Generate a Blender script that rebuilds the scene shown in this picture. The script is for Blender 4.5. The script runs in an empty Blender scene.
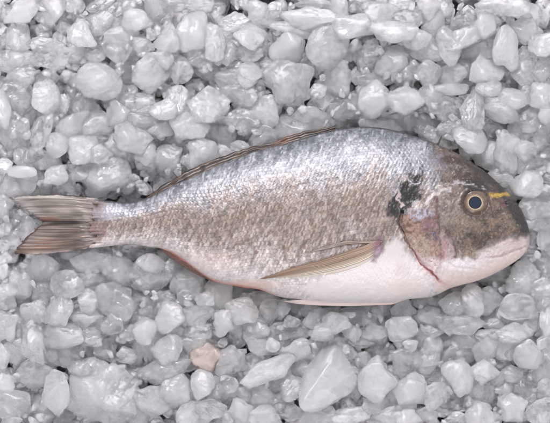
import bpy, math, random
import numpy as np
from mathutils import Vector, Matrix

# ------------------------------------------------------------------ camera, light, exposure
S = 0.0006                      # metres per photo pixel: the fish is about 31 cm long
CAM_H = 0.95
sc = bpy.context.scene
cam_d = bpy.data.cameras.new("camera")
cam = bpy.data.objects.new("camera", cam_d)
sc.collection.objects.link(cam)
cam.location = (0, 0, CAM_H)
cam.rotation_euler = (0, 0, 0)
cam_d.sensor_width = 36.0
cam_d.lens = 36.0 * CAM_H / (550 * S)
cam_d.clip_start = 0.05
cam_d.clip_end = 50
sc.camera = cam

world = bpy.data.worlds.new("World")
sc.world = world
world.use_nodes = True
bg = world.node_tree.nodes["Background"]
bg.inputs[0].default_value = (0.955, 0.935, 1.0, 1)
bg.inputs[1].default_value = 1.02

def area_light(name, loc, target, size, size_y, power, col):
    d = bpy.data.lights.new(name, 'AREA')
    d.shape = 'RECTANGLE'; d.size = size; d.size_y = size_y
    d.energy = power; d.color = col
    o = bpy.data.objects.new(name, d)
    sc.collection.objects.link(o)
    o.location = loc
    o.rotation_euler = (Vector(target) - Vector(loc)).to_track_quat('-Z', 'Y').to_euler()
    return o
area_light("softbox_window", (-0.08, 0.78, 0.80), (0, 0.08, 0), 0.85, 0.6, 14.8, (0.99, 0.965, 1.0))
area_light("added_glint_light", (-0.35, 0.62, 1.0), (0, 0, 0), 0.12, 0.12, 3.0, (1.0, 0.99, 0.99))  # unseen light added for sparkle on ice, scales and eye
area_light("added_front_fill", (0.25, -0.9, 1.1), (0, 0, 0), 0.8, 0.6, 4.2, (0.96, 0.97, 1.0))  # added fill from the front, evens out the directional light

sc.view_settings.view_transform = 'Standard'
sc.view_settings.look = 'None'
sc.view_settings.exposure = 0.0
sc.view_settings.gamma = 1.0
sc.render.engine = 'CYCLES'
cy = sc.cycles
cy.max_bounces = 14; cy.diffuse_bounces = 6; cy.glossy_bounces = 4
cy.transmission_bounces = 12; cy.transparent_max_bounces = 8
cy.caustics_refractive = True; cy.caustics_reflective = False
cy.sample_clamp_indirect = 4.0
cy.volume_bounces = 6
cy.use_denoising = True
cy.denoising_input_passes = 'RGB'
try: cy.denoiser = 'OPENIMAGEDENOISE'
except Exception: pass
cy.use_adaptive_sampling = True; cy.adaptive_threshold = 0.055
cy.time_limit = 1000.0

COL = sc.collection
rng = np.random.RandomState(7)

# ------------------------------------------------------------------ helpers
def lin(c):
    c = np.asarray(c, float) / 255.0
    return np.where(c <= 0.04045, c / 12.92, ((c + 0.055) / 1.055) ** 2.4)

def px(x, y, z=0.0):
    """photo pixel -> world point lying at height z (metres)"""
    k = (CAM_H - z) / CAM_H * S
    return ((x - 275.0) * k, (211.5 - y) * k, z)

def link_mesh(name, verts, faces, mat=None, parent=None, smooth=True):
    me = bpy.data.meshes.new(name)
    verts = np.asarray(verts, np.float32)
    me.vertices.add(len(verts))
    me.vertices.foreach_set("co", verts.ravel())
    faces = np.asarray(faces, np.int32)
    n, k = faces.shape
    me.loops.add(n * k)
    me.loops.foreach_set("vertex_index", faces.ravel())
    me.polygons.add(n)
    me.polygons.foreach_set("loop_start", np.arange(0, n * k, k, dtype=np.int32))
    me.polygons.foreach_set("loop_total", np.full(n, k, np.int32))
    me.update(calc_edges=True)
    me.validate()
    if smooth:
        me.polygons.foreach_set("use_smooth", np.ones(len(me.polygons), bool))
    if mat: me.materials.append(mat)
    o = bpy.data.objects.new(name, me)
    COL.objects.link(o)
    if parent: o.parent = parent
    return o

def set_color(o, rgb, name="tint", alpha=None):
    a = o.data.color_attributes.new(name, 'FLOAT_COLOR', 'POINT')
    c = np.ones((len(o.data.vertices), 4), np.float32)
    c[:, :3] = rgb
    if alpha is not None: c[:, 3] = alpha
    a.data.foreach_set("color", c.ravel())

_lat = {}
def vnoise(x, y, seed=0):
    """smooth value noise in 0..1"""
    if seed not in _lat:
        _lat[seed] = np.random.RandomState(1000 + seed).rand(256, 256)
    L = _lat[seed]
    xi = np.floor(x).astype(int); yi = np.floor(y).astype(int)
    fx = x - xi; fy = y - yi
    fx = fx * fx * (3 - 2 * fx); fy = fy * fy * (3 - 2 * fy)
    x0 = xi & 255; x1 = (xi + 1) & 255; y0 = yi & 255; y1 = (yi + 1) & 255
    return (L[x0, y0] * (1 - fx) + L[x1, y0] * fx) * (1 - fy) + (L[x0, y1] * (1 - fx) + L[x1, y1] * fx) * fy

def fbm(x, y, seed=0, oct=4):
    s = 0; a = 0.5; t = 0
    for k in range(oct):
        s = s + a * vnoise(x * 2 ** k, y * 2 ** k, seed + k); t += a; a *= 0.5
    return s / t

def sstep(a, b, x):
    t = np.clip((x - a) / (b - a), 0, 1)
    return t * t * (3 - 2 * t)

def seg_dist(X, Y, pts):
    """distance to a polyline, and the side-independent parameter 0..1 along it"""
    D = np.full(X.shape, 1e9); T = np.zeros(X.shape)
    n = len(pts) - 1
    for i in range(n):
        ax, ay = pts[i]; bx, by = pts[i + 1]
        dx, dy = bx - ax, by - ay
        t = np.clip(((X - ax) * dx + (Y - ay) * dy) / (dx * dx + dy * dy + 1e-9), 0, 1)
        d = np.hypot(X - ax - t * dx, Y - ay - t * dy)
        m = d < D
        D = np.where(m, d, D); T = np.where(m, (i + t) / n, T)
    return D, T

def inside(X, Y, poly):
    r = np.zeros(X.shape, bool)
    n = len(poly)
    for i in range(n):
        x1, y1 = poly[i]; x2, y2 = poly[(i + 1) % n]
        c = ((y1 > Y) != (y2 > Y)) & (X < (x2 - x1) * (Y - y1) / (y2 - y1 + 1e-12) + x1)
        r ^= c
    return r

def soft_poly(X, Y, poly, w):
    d, _ = seg_dist(X, Y, poly + [poly[0]])
    ins = inside(X, Y, poly)
    return sstep(-w, w, np.where(ins, d, -d))

# ------------------------------------------------------------------ materials
def new_mat(name):
    m = bpy.data.materials.new(name); m.use_nodes = True
    nt = m.node_tree
    return m, nt, nt.nodes["Principled BSDF"]

def ice_material(name, density, rough, bump, tint=(1, 1, 1), sss=0.0):
    """clear ice shell round a cloudy inside that scatters light"""
    m, nt, p = new_mat(name)
    N = nt.nodes; Lk = nt.links
    oi = N.new("ShaderNodeObjectInfo")
    geo = N.new("ShaderNodeNewGeometry")
    add = N.new("ShaderNodeVectorMath"); add.operation = 'ADD'
    mul = N.new("ShaderNodeVectorMath"); mul.operation = 'SCALE'
    mul.inputs[0].default_value = (3.1, 7.7, 5.3)
    Lk.new(oi.outputs["Random"], mul.inputs["Scale"])
    Lk.new(geo.outputs["Position"], add.inputs[0]); Lk.new(mul.outputs[0], add.inputs[1])
    def noise(scale, detail, rough_=0.5, dist=0.0):
        n = N.new("ShaderNodeTexNoise"); n.inputs["Scale"].default_value = scale
        n.inputs["Detail"].default_value = detail; n.inputs["Roughness"].default_value = rough_
        n.inputs["Distortion"].default_value = dist
        Lk.new(add.outputs[0], n.inputs["Vector"]); return n
    mid = noise(230, 2, 0.5, 0.4)
    fine = noise(800, 2)
    mr = N.new("ShaderNodeMapRange"); mr.inputs[1].default_value = 0.3; mr.inputs[2].default_value = 0.7
    mr.inputs[3].default_value = rough[0]; mr.inputs[4].default_value = rough[1]
    Lk.new(mid.outputs[0], mr.inputs[0]); Lk.new(mr.outputs[0], p.inputs["Roughness"])
    p.inputs["Base Color"].default_value = (tint[0], tint[1], tint[2], 1)
    cloud = noise(170, 5, 0.65, 0.8)
    fr = N.new("ShaderNodeMapRange"); fr.interpolation_type = 'SMOOTHSTEP'
    fr.inputs[1].default_value = 0.40; fr.inputs[2].default_value = 0.66
    fr.inputs[3].default_value = 1.0 - sss * 0.6; fr.inputs[4].default_value = 1.0 - sss * 1.6
    Lk.new(cloud.outputs[0], fr.inputs[0])
    Lk.new(fr.outputs[0], p.inputs["Transmission Weight"])
    p.inputs["IOR"].default_value = 1.31
    p.inputs["Coat Weight"].default_value = 0.6
    p.inputs["Coat Roughness"].default_value = 0.07
    p.inputs["Coat IOR"].default_value = 1.33
    p.inputs["Subsurface Weight"].default_value = 0.0
    p.inputs["Subsurface Radius"].default_value = (1.0, 1.0, 1.0)
    p.inputs["Subsurface Scale"].default_value = 0.008
    b1 = N.new("ShaderNodeBump"); b1.inputs["Strength"].default_value = bump; b1.inputs["Distance"].default_value = 0.0015
    Lk.new(mid.outputs[0], b1.inputs["Height"])
    b2 = N.new("ShaderNodeBump"); b2.inputs["Strength"].default_value = bump * 0.8; b2.inputs["Distance"].default_value = 0.0005
    Lk.new(fine.outputs[0], b2.inputs["Height"]); Lk.new(b1.outputs[0], b2.inputs["Normal"])
    Lk.new(b2.outputs[0], p.inputs["Normal"])
    if density:
        v = N.new("ShaderNodeVolumeScatter")
        v.inputs["Color"].default_value = (0.999 * tint[0], 0.999 * tint[1], 0.999 * tint[2], 1)
        v.inputs["Anisotropy"].default_value = 0.0
        # each piece froze more or less cloudy
        md = N.new("ShaderNodeMapRange"); md.inputs[3].default_value = density * 0.5; md.inputs[4].default_value = density * 1.6
        Lk.new(oi.outputs["Random"], md.inputs[0]); Lk.new(md.outputs[0], v.inputs["Density"])
        Lk.new(v.outputs[0], N["Material Output"].inputs["Volume"])
        m.cycles.homogeneous_volume = True
    return m

M_FROST = ice_material("frosted_ice", 170, (0.14, 0.36), 0.42, sss=0.09)
M_MILKY = ice_material("milky_ice", 100, (0.10, 0.30), 0.45, sss=0.09)
M_CLEAR = ice_material("clear_ice", 55, (0.06, 0.25), 0.45, sss=0.06)
M_PINK = ice_material("pink_stained_ice", 110, (0.2, 0.4), 0.4, tint=(1.0, 0.86, 0.80), sss=0.14)
M_BED = ice_material("crushed_ice", 0, (0.15, 0.4), 0.4, sss=0.42, tint=(0.985, 0.975, 0.99))

M_CHIP = ice_material("clear_ice_chip", 0, (0.08, 0.3), 0.4, sss=0.14)

def tray_material():
    m, nt, p = new_mat("dark_wet_tray")
    N = nt.nodes; Lk = nt.links
    n = N.new("ShaderNodeTexNoise"); n.inputs["Scale"].default_value = 60; n.inputs["Detail"].default_value = 5
    tc = N.new("ShaderNodeTexCoord"); Lk.new(tc.outputs["Object"], n.inputs["Vector"])
    r = N.new("ShaderNodeValToRGB")
    r.color_ramp.elements[0].position = 0.3; r.color_ramp.elements[0].color = (0.10, 0.095, 0.10, 1)
    r.color_ramp.elements[1].position = 0.75; r.color_ramp.elements[1].color = (0.3, 0.29, 0.29, 1)
    Lk.new(n.outputs[0], r.inputs[0]); Lk.new(r.outputs[0], p.inputs["Base Color"])
    p.inputs["Roughness"].default_value = 0.3
    return m
M_TRAY = tray_material()

# ------------------------------------------------------------------ the surface under the ice
def tray():
    n = 60
    g = np.linspace(-0.6, 0.6, n)
    X, Y = np.meshgrid(g, g, indexing='ij')
    Z = -0.045 + 0.002 * fbm(X * 20 + 9, Y * 20 + 9, 3)
    V = np.stack([X, Y, Z], -1).reshape(-1, 3)
    i, j = np.meshgrid(np.arange(n - 1), np.arange(n - 1), indexing='ij')
    a = (i * n + j).ravel()
    F = np.stack([a, a + n, a + n + 1, a + 1], 1)
    o = link_mesh("ground", V, F, M_TRAY)
    o["kind"] = "structure"
tray()

# ------------------------------------------------------------------ fish outline (photo pixels)
TOP = [(80,199),(90,199.5),(100,200),(110,201),(120,202),(131,202),(145,198.5),(160,191.5),(175,183.5),(190,177),(210,167.5),(230,160),(250,152),
       (270,146.5),(285,143),(300,138.5),(320,133),(340,128.8),(362,126.7),(380,127.6),(400,131.4),(420,137.8),(440,145.6),(460,154.5),
       (480,168),(490,175.5),(500,184.5),(510,195),(518,204.5),(524,215),(528,226),(530,235),(530.6,240)]
BOT = [(80,248),(87,248),(100,247),(110,246.2),(125,244.4),(140,245.6),(150,247),(160,248.3),(170.7,252.6),(182,259.6),(194,268.4),(208,278),
       (220,283),(240,286.5),(260,290),(275,295.5),(295,300),(315,302),(350,303.5),(380,303.5),(395,303),(405,300),(420,298.2),(430,297.3),
       (440,293.5),(450,288.5),(460,285.5),(480,280),(496,273),(510,265),(518,259.5),(524,254),(527.5,249),(529.6,244),(530.6,240)]
TH = [(80,2.8),(90,5.6),(100,8.6),(130,15),(170,22),(220,31),(280,37),(340,41),(400,42),(440,39),(470,34),(495,27),(512,20),(522,14),(528,8),(530.6,0.8)]
FZ = 9.0                                                     # height of the fish's mid plane, px units
SIL = TOP + BOT[::-1]

def smooth_curve(pts, xs):
    """monotone-ish cubic through the points"""
    P = np.array(pts, float); x = P[:, 0]; y = P[:, 1]
    d = np.diff(y) / np.diff(x)
    m = np.concatenate([[d[0]], (d[:-1] + d[1:]) / 2, [d[-1]]])
    i = np.clip(np.searchsorted(x, xs) - 1, 0, len(x) - 2)
    h = x[i + 1] - x[i]; t = (xs - x[i]) / h
    return (y[i] * (2*t**3 - 3*t**2 + 1) + m[i] * h * (t**3 - 2*t**2 + t) + y[i+1] * (-2*t**3 + 3*t**2) + m[i+1] * h * (t**3 - t**2))

def body_height(x, y, side=1):
    """height (px units) of the fish's skin above the mid plane at a photo pixel"""
    x = np.clip(x, 80, 530.5)
    yt = np.interp(x, *zip(*TOP)); yb = np.interp(x, *zip(*BOT)); t = np.interp(x, *zip(*TH))
    u = np.clip((y - (yt + yb) / 2) / ((yb - yt) / 2 + 1e-6), -1, 1)
    return t * np.maximum(1 - np.abs(u) ** 2.2, 0) ** 0.55

# ------------------------------------------------------------------ painting the skin: its own pigment, with glints painted in
RED_LINE = [(400,225),(405,238),(414,254.5),(421,263),(430,272.6),(438,280),(447,286)]
def paint_body(X, Y, lat):
    yt = smooth_curve(TOP, np.clip(X, 80, 530.6)); yb = smooth_curve(BOT, np.clip(X, 80, 530.6))
    v = np.clip((Y - yt) / np.maximum(yb - yt, 1), 0, 1)
    slant = (X + 0.38 * Y)
    st1 = vnoise((X + 0.25 * Y) / 1.4, Y / 4.0, 11)
    st2 = vnoise(slant / 3.2 + 50, Y / 11.0, 12)
    fine = vnoise(X / 1.0, Y / 1.3, 13)
    blot = fbm(X / 22.0, Y / 15.0, 20, 4)
    blot2 = fbm(X / 7.0, Y / 6.0, 30, 3)
    v2 = v + 0.30 * (blot - 0.5) + 0.14 * (st2 - 0.5)
    silver = lin([162, 164, 171]); blue = lin([124, 128, 136]); brown = lin([150, 130, 117]); rose = lin([172, 156, 150])
    pale = lin([192, 180, 174]); white = lin([218, 210, 207])
    def mixc(A, B, w): return A * (1 - w[:, None]) + B * w[:, None]
    C = np.tile(silver, (len(X), 1))
    C = mixc(C, np.tile(blue, (len(X), 1)), (1 - sstep(0.0, 0.14, v2)) * 0.75)
    C = mixc(C, np.tile(rose, (len(X), 1)), sstep(0.08, 0.46, v2) * 0.8)
    C = mixc(C, np.tile(brown, (len(X), 1)), sstep(0.18, 0.50, v2) * (1 - sstep(0.55, 0.85, v2)) * (0.35 + 0.7 * blot2))
    C = mixc(C, np.tile(pale, (len(X), 1)), sstep(0.55, 0.74, v2) * 0.9)
    C = mixc(C, np.tile(white, (len(X), 1)), sstep(0.72, 0.92, v2))
    # streaks of single scales
    st3 = vnoise((X + 0.15 * Y) / 2.2 + 31, Y / 3.2, 16)
    k = (st1 - 0.5) * 0.42 + (fine - 0.5) * 0.45 + (st2 - 0.5) * 0.25 + (st3 - 0.5) * 0.35 + (blot2 - 0.5) * 0.3
    k = k * (1 - 0.6 * sstep(0.72, 0.95, v))
    C = C * np.clip(1 + k, 0.3, 1.7)[:, None]
    lp, ldv, lcell = lat
    lw = 1 - 0.55 * sstep(0.8, 0.97, v)
    C = C * (1 + lw * ((lcell - 0.5) * 0.55 + (0.42 - lp) * 0.34 - 0.30 * sstep(0.36, 0.5, np.abs(ldv))))[:, None]
    C = mixc(C, np.tile(lin([120, 92, 78]), (len(X), 1)), sstep(0.55, 0.9, lp) * sstep(0.5, 0.8, lcell) * sstep(0.25, 0.45, v) * (1 - 0.85 * sstep(0.7, 0.95, v)) * 0.45)
    glint = sstep(0.66, 0.9, st1) * sstep(0.35, 0.6, blot2)  # highlights on shiny scales, painted as colour
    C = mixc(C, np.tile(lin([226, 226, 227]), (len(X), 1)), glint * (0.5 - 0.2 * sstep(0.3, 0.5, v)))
    speck = sstep(0.70, 0.85, vnoise(slant / 2.1 + 9, Y / 4.0, 15)) * sstep(0.25, 0.45, v) * (1 - 0.8 * sstep(0.7, 0.92, v))
    C = mixc(C, np.tile(lin([112, 88, 76]), (len(X), 1)), speck * 0.7)
    # orange-pink blush along the belly
    ell = lambda cx, cy, rx, ry: np.clip(1 - ((X - cx) / rx) ** 2 - ((Y - cy) / ry) ** 2, 0, 1)
    def over(col, w): 
        nonlocal C
        C = mixc(C, np.tile(lin(col), (len(X), 1)), np.clip(w, 0, 1))
    over([232, 196, 178], ell(252, 285, 34, 7) * (0.2 + blot2) * 0.9)
    over([226, 204, 198], ell(205, 262, 40, 16) * 0.35)
    over([215, 140, 120], (1 - sstep(0, 3.5, yb - Y)) * sstep(150, 175, X) * (1 - sstep(262, 290, X)) * 0.8)
    # tail stalk: bruised rose patches
    over([150, 112, 118], ell(96, 232, 14, 12) * (0.4 + blot2) * 0.9)
    over([140, 105, 95], ell(97, 207, 16, 8) * (0.3 + blot2) * 0.9)
    over([205, 205, 218], ell(105, 213, 26, 10) * 0.5)
    d, t = seg_dist(X, Y, [(425,178),(395,172),(360,174),(320,180),(280,188),(230,198),(180,208),(130,218),(104,222)])
    over([92, 76, 72], (1 - sstep(0.3, 1.3, d)) * sstep(0.42, 0.6, vnoise(X / 2.2, X * 0, 440)) * 0.6)
    # dark line of the back
    over([70, 66, 72], (1 - sstep(0.4, 2.6, Y - yt)) * 0.85)
    X0, Y0 = X, Y
    wa = 1 - 0.85 * (np.hypot(X - 475, Y - 203) < 17)
    X = X0 + wa * (4.6 * (vnoise(X0 / 6, Y0 / 6, 401) - 0.5) + 2.6 * (vnoise(X0 / 2.4, Y0 / 2.4, 402) - 0.5))
    Y = Y0 + wa * (4.2 * (vnoise(X0 / 6, Y0 / 6, 403) - 0.5) + 2.4 * (vnoise(X0 / 2.4, Y0 / 2.4, 404) - 0.5))
    mott = sstep(0.30, 0.62, fbm(X0 / 2.4, Y0 / 2.8, 405, 3))
    # ---- belly and breast in front of the pectoral fin: bright white
    over([228, 221, 219], soft_poly(X, Y, [(300,290),(330,272),(368,258),(385,245),(398,236),(405,250),(420,268),(440,288),(420,300),(330,303)], 6) * 0.9)
    over([235, 210, 200], ell(405, 287, 26, 12) * 0.5)
    over([214, 200, 198], ell(402, 268, 14, 10) * sstep(0.4, 0.6, blot2) * 0.8)
    over([120, 78, 96], soft_poly(X, Y, [(370,243),(381,238),(383,252),(375,262),(368,258)], 2.5) * (0.55 + 0.4 * fine))
    over([196, 170, 196], ell(376, 250, 6, 7) * 0.6 * sstep(0.4, .7, fine))
    # ---- head: grey-brown skin in front of the shoulder
    head = soft_poly(X + 16 * (blot - 0.5), Y, [(434,130),(433,165),(438,186),(442,205),(446,228),(448,242),(456,256),(470,262),(484,258),(489,249),(508,240),(545,240),(545,130)], 7)
    hn = 0.9 * (blot2 - 0.5) + 0.5 * (fine - 0.5) + 0.55 * (vnoise(X / 2.3, Y / 3.1, 41) - 0.5) + 0.6 * (blot - 0.5)
    hc = lin([116, 95, 80])[None, :] * (1 + 1.6 * hn)[:, None]
    hc = np.clip(hc, 0.01, 1)
    C = C * (1 - head[:, None] * 0.92) + hc * head[:, None] * 0.92
    # silvery-grey temple behind the eye
    over([172, 160, 154], ell(450, 202, 14, 28) * 0.75 * (0.2 + mott))
    over([170, 164, 166], ell(458, 168, 26, 14) * 0.7 * sstep(0.45, 0.7, vnoise(slant / 1.6, Y0 / 2.2, 410)))
    over([150, 142, 150], ell(442, 160, 22, 12) * 0.7)
    over([176, 158, 140], ell(462, 222, 20, 14) * 0.4 * (0.5 + fine))
    # forehead: brown mottles then the dark crown band
    over([84, 66, 56], ell(452, 160, 17, 6) * (0.5 + blot2) * 1.3)
    over([92, 74, 62], ell(470, 178, 28, 10) * (0.4 + blot2) * 1.2)
    crown = (1 - sstep(3, 15, Y - yt)) * sstep(448, 480, X)
    over([52, 46, 44], crown * 0.94)
    over([70, 56, 48], ell(470, 172, 34, 14) * 0.7 * sstep(0.4, 0.7, fbm(X / 7, Y / 3.5, 430, 3)))
    over([38, 34, 36], soft_poly(X, Y, [(470,176),(486,182),(497,192),(480,193),(466,187)], 3) * 0.85)
    over([46, 40, 38], soft_poly(X, Y, [(503,196),(512,199),(522,212),(529,226),(530,236),(521,235),(513,222),(505,208)], 4) * 0.9)
    over([130, 84, 88], ell(503, 204, 6, 4) * 0.9)
    over([40, 28, 30], ell(506, 202, 4, 1.8) * 1.3)
    # pale brow line, left of and over the eye
    d, t = seg_dist(X, Y, [(432,192),(445,184.5),(460,182.5),(472,184.5),(484,189)])
    over([206, 200, 200], (1 - sstep(0.5, 2.6, d)) * sstep(0.25, 0.6, vnoise(X0 / 4, Y0 / 1.5, 411)) * 0.85)
    d, t = seg_dist(X, Y, [(440,181),(452,178.5),(462,176)])
    over([84, 62, 50], (1 - sstep(0.5, 2.4, d)) * 0.8)
    # yellow band between the eyes
    d, t = seg_dist(X, Y, [(490,196.5),(498,195),(508,192.5)])
    over([216, 178, 62], (1 - sstep(2.0, 3.9, d)) * (0.5 + 0.5 * mott))
    over([232, 200, 110], (1 - sstep(0.2, 1.2, d)) * fine * 0.8)
    over([230, 200, 190], ell(489, 199, 4, 3) * 0.8)
    # ring round the eye socket
    r = np.hypot((X - 475.2) / 1.08, Y - 202.6)
    over([120, 96, 84], (1 - sstep(13.0, 15.5, r)) * 0.9)
    over([74, 56, 50], np.exp(-((r - 13.2) / 1.4) ** 2) * 0.75)
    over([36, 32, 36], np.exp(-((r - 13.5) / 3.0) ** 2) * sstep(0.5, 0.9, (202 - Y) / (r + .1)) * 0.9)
    # snout's sandy patch
    over([150, 136, 118], ell(509, 224, 11, 10) * 0.5 * (0.4 + fine))
    over([78, 58, 44], ell(484, 241, 20, 9) * (0.3 + 0.8 * blot2))
    over([52, 42, 42], soft_poly(X, Y, [(489,246),(506,236),(528,233),(528,236.5),(508,239.5),(490,249.5)], 1.5) * 0.75)
    # ---- jaw: pale pink
    jaw = soft_poly(X, Y, [(484,250),(497,243),(510,239.2),(531,237),(532,262),(500,285),(450,300),(436,290),(425,268),(440,258),(458,258),(472,261)], 6)
    over([218, 205, 203], jaw * 0.95)
    over([206, 178, 178], ell(512, 244, 18, 6) * jaw * 0.5)
    over([238, 214, 200], soft_poly(X, Y, [(436,276),(470,274),(500,262),(527,246),(530,262),(470,292),(440,300)], 5) * 0.65)
    over([236, 230, 231], ell(462, 264, 28, 7) * 0.9)
    d, t = seg_dist(X, Y, [(527,246.5),(512,252),(500,257.5),(488,258)])
    over([178, 128, 128], (1 - sstep(0.3, 1.6, d)) * 0.4 * (0.3 + mott))
    d, t = seg_dist(X, Y, [(490,249),(498,252),(508,251),(520,247)])
    over([200, 164, 164], (1 - sstep(0.3, 1.6, d)) * 0.3)
    # ---- preopercle: dark edge and pink strip
    over([190, 158, 158], soft_poly(X, Y, [(440,234),(446,230),(454,242),(456,258),(443,262)], 4) * (0.15 + 0.6 * mott))
    over([206, 150, 158], soft_poly(X, Y, [(440,240),(445,238),(447,258),(441,262)], 2) * 0.55)
    d, t = seg_dist(X, Y, [(436,196),(438,210),(439,228),(440,246),(441,259)])
    over([112, 58, 66], (1 - sstep(0.5, 2.0, d)) * (0.4 + 0.4 * blot2))
    d, t = seg_dist(X, Y, [(446,226),(450,238),(456,247),(457,256)])
    over([86, 66, 60], (1 - sstep(0.5, 2.2, d)) * 0.6)
    # ---- gill cover: mottled ochre, violet and pink
    gill = soft_poly(X, Y, [(402,215),(408,209),(424,207),(436,212),(439,240),(441,262),(436,274),(426,262),(414,252),(404,236)], 2.5)
    gn = vnoise(X / 2.6, Y / 2.6, 51)
    gc = lin([160, 128, 114])[None, :] * (1 + 1.0 * (fine - 0.5) + 0.5 * (gn - 0.5))[:, None]
    C = C * (1 - gill[:, None] * 0.95) + gc * gill[:, None] * 0.95
    over([96, 68, 48], gill * sstep(0.42, 0.7, vnoise(X / 3.4, Y / 3.0, 52)) * (1 - sstep(236, 248, Y)) * 0.85)
    over([138, 102, 110], gill * ell(430, 222, 13, 14) * (0.15 + mott))
    over([92, 80, 96], gill * ell(434, 236, 8, 9) * (0.1 + mott))
    over([192, 174, 154], gill * ell(419, 245, 14, 13) * 1.1 * (0.1 + mott * fine * 1.4))
    over([190, 190, 204], gill * ell(420, 212, 18, 8) * 1.3 * (0.2 + 0.8 * mott))
    over([226, 208, 210], gill * sstep(252, 264, Y) * 0.85)
    over([90, 70, 70], gill * sstep(0.72, 0.85, fine) * 0.6)
    # ---- the dark blotch behind the head
    bl = soft_poly(X, Y, [(386,216),(389,204),(396,192),(400,183),(408,180),(412,170),(418,175),(424,168),(422,180),(421,190),(419,202),(411,208),(404,216),(398,224),(392,214)], 2.5)
    bn = fbm(X / 3.2, Y / 4.2, 61, 3)
    blm = bl * (0.35 + 0.65 * sstep(0.34, 0.56, bn))
    over([70, 50, 40], blm * 0.75)
    over([26, 19, 16], bl * 0.55)
    over([8, 5, 5], bl * sstep(0.40, 0.58, fbm(X / 2.6 + 7, Y / 4.0, 65, 3)) * 0.98)
    over([8, 6, 6], soft_poly(X, Y, [(400,190),(409,186),(418,189),(415,200),(405,206),(400,200)], 2) * 0.85)
    over([32, 26, 26], soft_poly(X, Y, [(409,173),(421,176),(419,182),(411,183)], 1.5) * 0.8)
    d, t = seg_dist(X, Y, [(397,192),(399,199),(403,205)])
    over([206, 188, 186], (1 - sstep(0.5, 1.6, d)) * 0.9)
    d, t = seg_dist(X, Y, [(407,181),(412,184.5),(420,183)])
    over([200, 190, 200], (1 - sstep(0.4, 1.3, d)) * 0.8)
    d, t = seg_dist(X, Y, [(426,203),(432,197),(440,192),(448,189)])
    over([238, 228, 226], (1 - sstep(0.6, 3.2, d)) * 0.8)
    over([220, 212, 212], ell(416, 204, 6, 4) * 0.8)
    # ---- gill slit: dark red line
    d, t = seg_dist(X, Y, RED_LINE)
    over([222, 182, 182], (1 - sstep(1.0, 5.5, d)) * 0.5 * sstep(0.1, 0.5, t))
    over([84, 40, 38], (1 - sstep(0.3, 1.4, d)) * 0.8 * (1 - sstep(0.3, 0.5, t)))
    over([128, 34, 40], (1 - sstep(0.4, 1.7, d)) * 0.92 * sstep(0.25, 0.45, t) * (1 - sstep(0.75, 1.0, t)))
    d, t = seg_dist(X, Y, [(399,216),(400,226),(403,234)])
    over([60, 30, 30], (1 - sstep(0.4, 1.6, d)) * 0.85)
    # small dark spot on the shoulder
    over([50, 44, 50], ell(383.5, 149.5, 1.4, 1.4) * 2)
    X, Y = X0, Y0
    hw = sstep(418, 440, X0) * (1 - jaw * 0.7)
    C = C * (1 + hw * (0.55 * (vnoise(X0 / 0.9, Y0 / 0.9, 420) - 0.5) + 0.4 * (vnoise(X0 / 2.0, Y0 / 2.0, 421) - 0.5)))[:, None]
    over([206, 198, 190], hw * sstep(0.80, 0.93, vnoise(X0 / 1.1, Y0 / 1.3, 422)) * 0.45 * (1 - crown))  # pale glint flecks painted into the head's colour
    # the skin of the stalk runs out into the rays of the tail
    fr_ = (1 - sstep(84, 104, X0 + 14 * (blot2 - 0.5)))
    over([108, 92, 82], fr_ * sstep(0.4, 0.62, vnoise(X0 / 9, Y0 / 1.1, 450)) * 0.75)
    over([146, 124, 112], (1 - sstep(84, 108, X0 + 10 * (blot2 - 0.5))) * 0.7 * (0.5 + 0.5 * mott))
    C = C * (0.60 + 0.12 * sstep(0.62, 0.85, v) - 0.14 * sstep(422, 445, X0) * (1 - jaw) * (1 - gill))[:, None]
    return np.clip(C, 0.004, 0.92), v

def skin_material():
    m, nt, p = new_mat("fish_skin")
    N = nt.nodes; Lk = nt.links
    a = N.new("ShaderNodeVertexColor"); a.layer_name = "tint"
    Lk.new(a.outputs["Color"], p.inputs["Base Color"])
    geo = N.new("ShaderNodeNewGeometry")
    n = N.new("ShaderNodeTexNoise"); n.inputs["Scale"].default_value = 1400; n.inputs["Detail"].default_value = 3
    Lk.new(geo.outputs["Position"], n.inputs["Vector"])
    mr = N.new("ShaderNodeMapRange"); mr.inputs[3].default_value = 0.32; mr.inputs[4].default_value = 0.6
    Lk.new(n.outputs[0], mr.inputs[0]); Lk.new(mr.outputs[0], p.inputs["Roughness"])
    Lk.new(a.outputs["Alpha"], p.inputs["Metallic"])
    p.inputs["Specular IOR Level"].default_value = 0.55
    p.inputs["Subsurface Weight"].default_value = 0.12
    p.inputs["Subsurface Radius"].default_value = (1, 0.5, 0.35)
    p.inputs["Subsurface Scale"].default_value = 0.001
    p.inputs["Coat Weight"].default_value = 0.3
    p.inputs["Coat Roughness"].default_value = 0.13
    b = N.new("ShaderNodeBump"); b.inputs["Strength"].default_value = 0.35; b.inputs["Distance"].default_value = 0.00025
    Lk.new(n.outputs[0], b.inputs["Height"]); Lk.new(b.outputs[0], p.inputs["Normal"])
    return m
M_SKIN = skin_material()

def fin_material(name, rough=0.38, trans=0.0):
    m, nt, p = new_mat(name)
    N = nt.nodes; Lk = nt.links
    a = N.new("ShaderNodeVertexColor"); a.layer_name = "tint"
    Lk.new(a.outputs["Color"], p.inputs["Base Color"])
    p.inputs["Roughness"].default_value = rough
    p.inputs["Coat Weight"].default_value = 0.3; p.inputs["Coat Roughness"].default_value = 0.2
    p.inputs["Subsurface Weight"].default_value = 0.25
    p.inputs["Subsurface Scale"].default_value = 0.001
    p.inputs["Transmission Weight"].default_value = trans
    return m
M_FIN = fin_material("fin_membrane")

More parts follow.
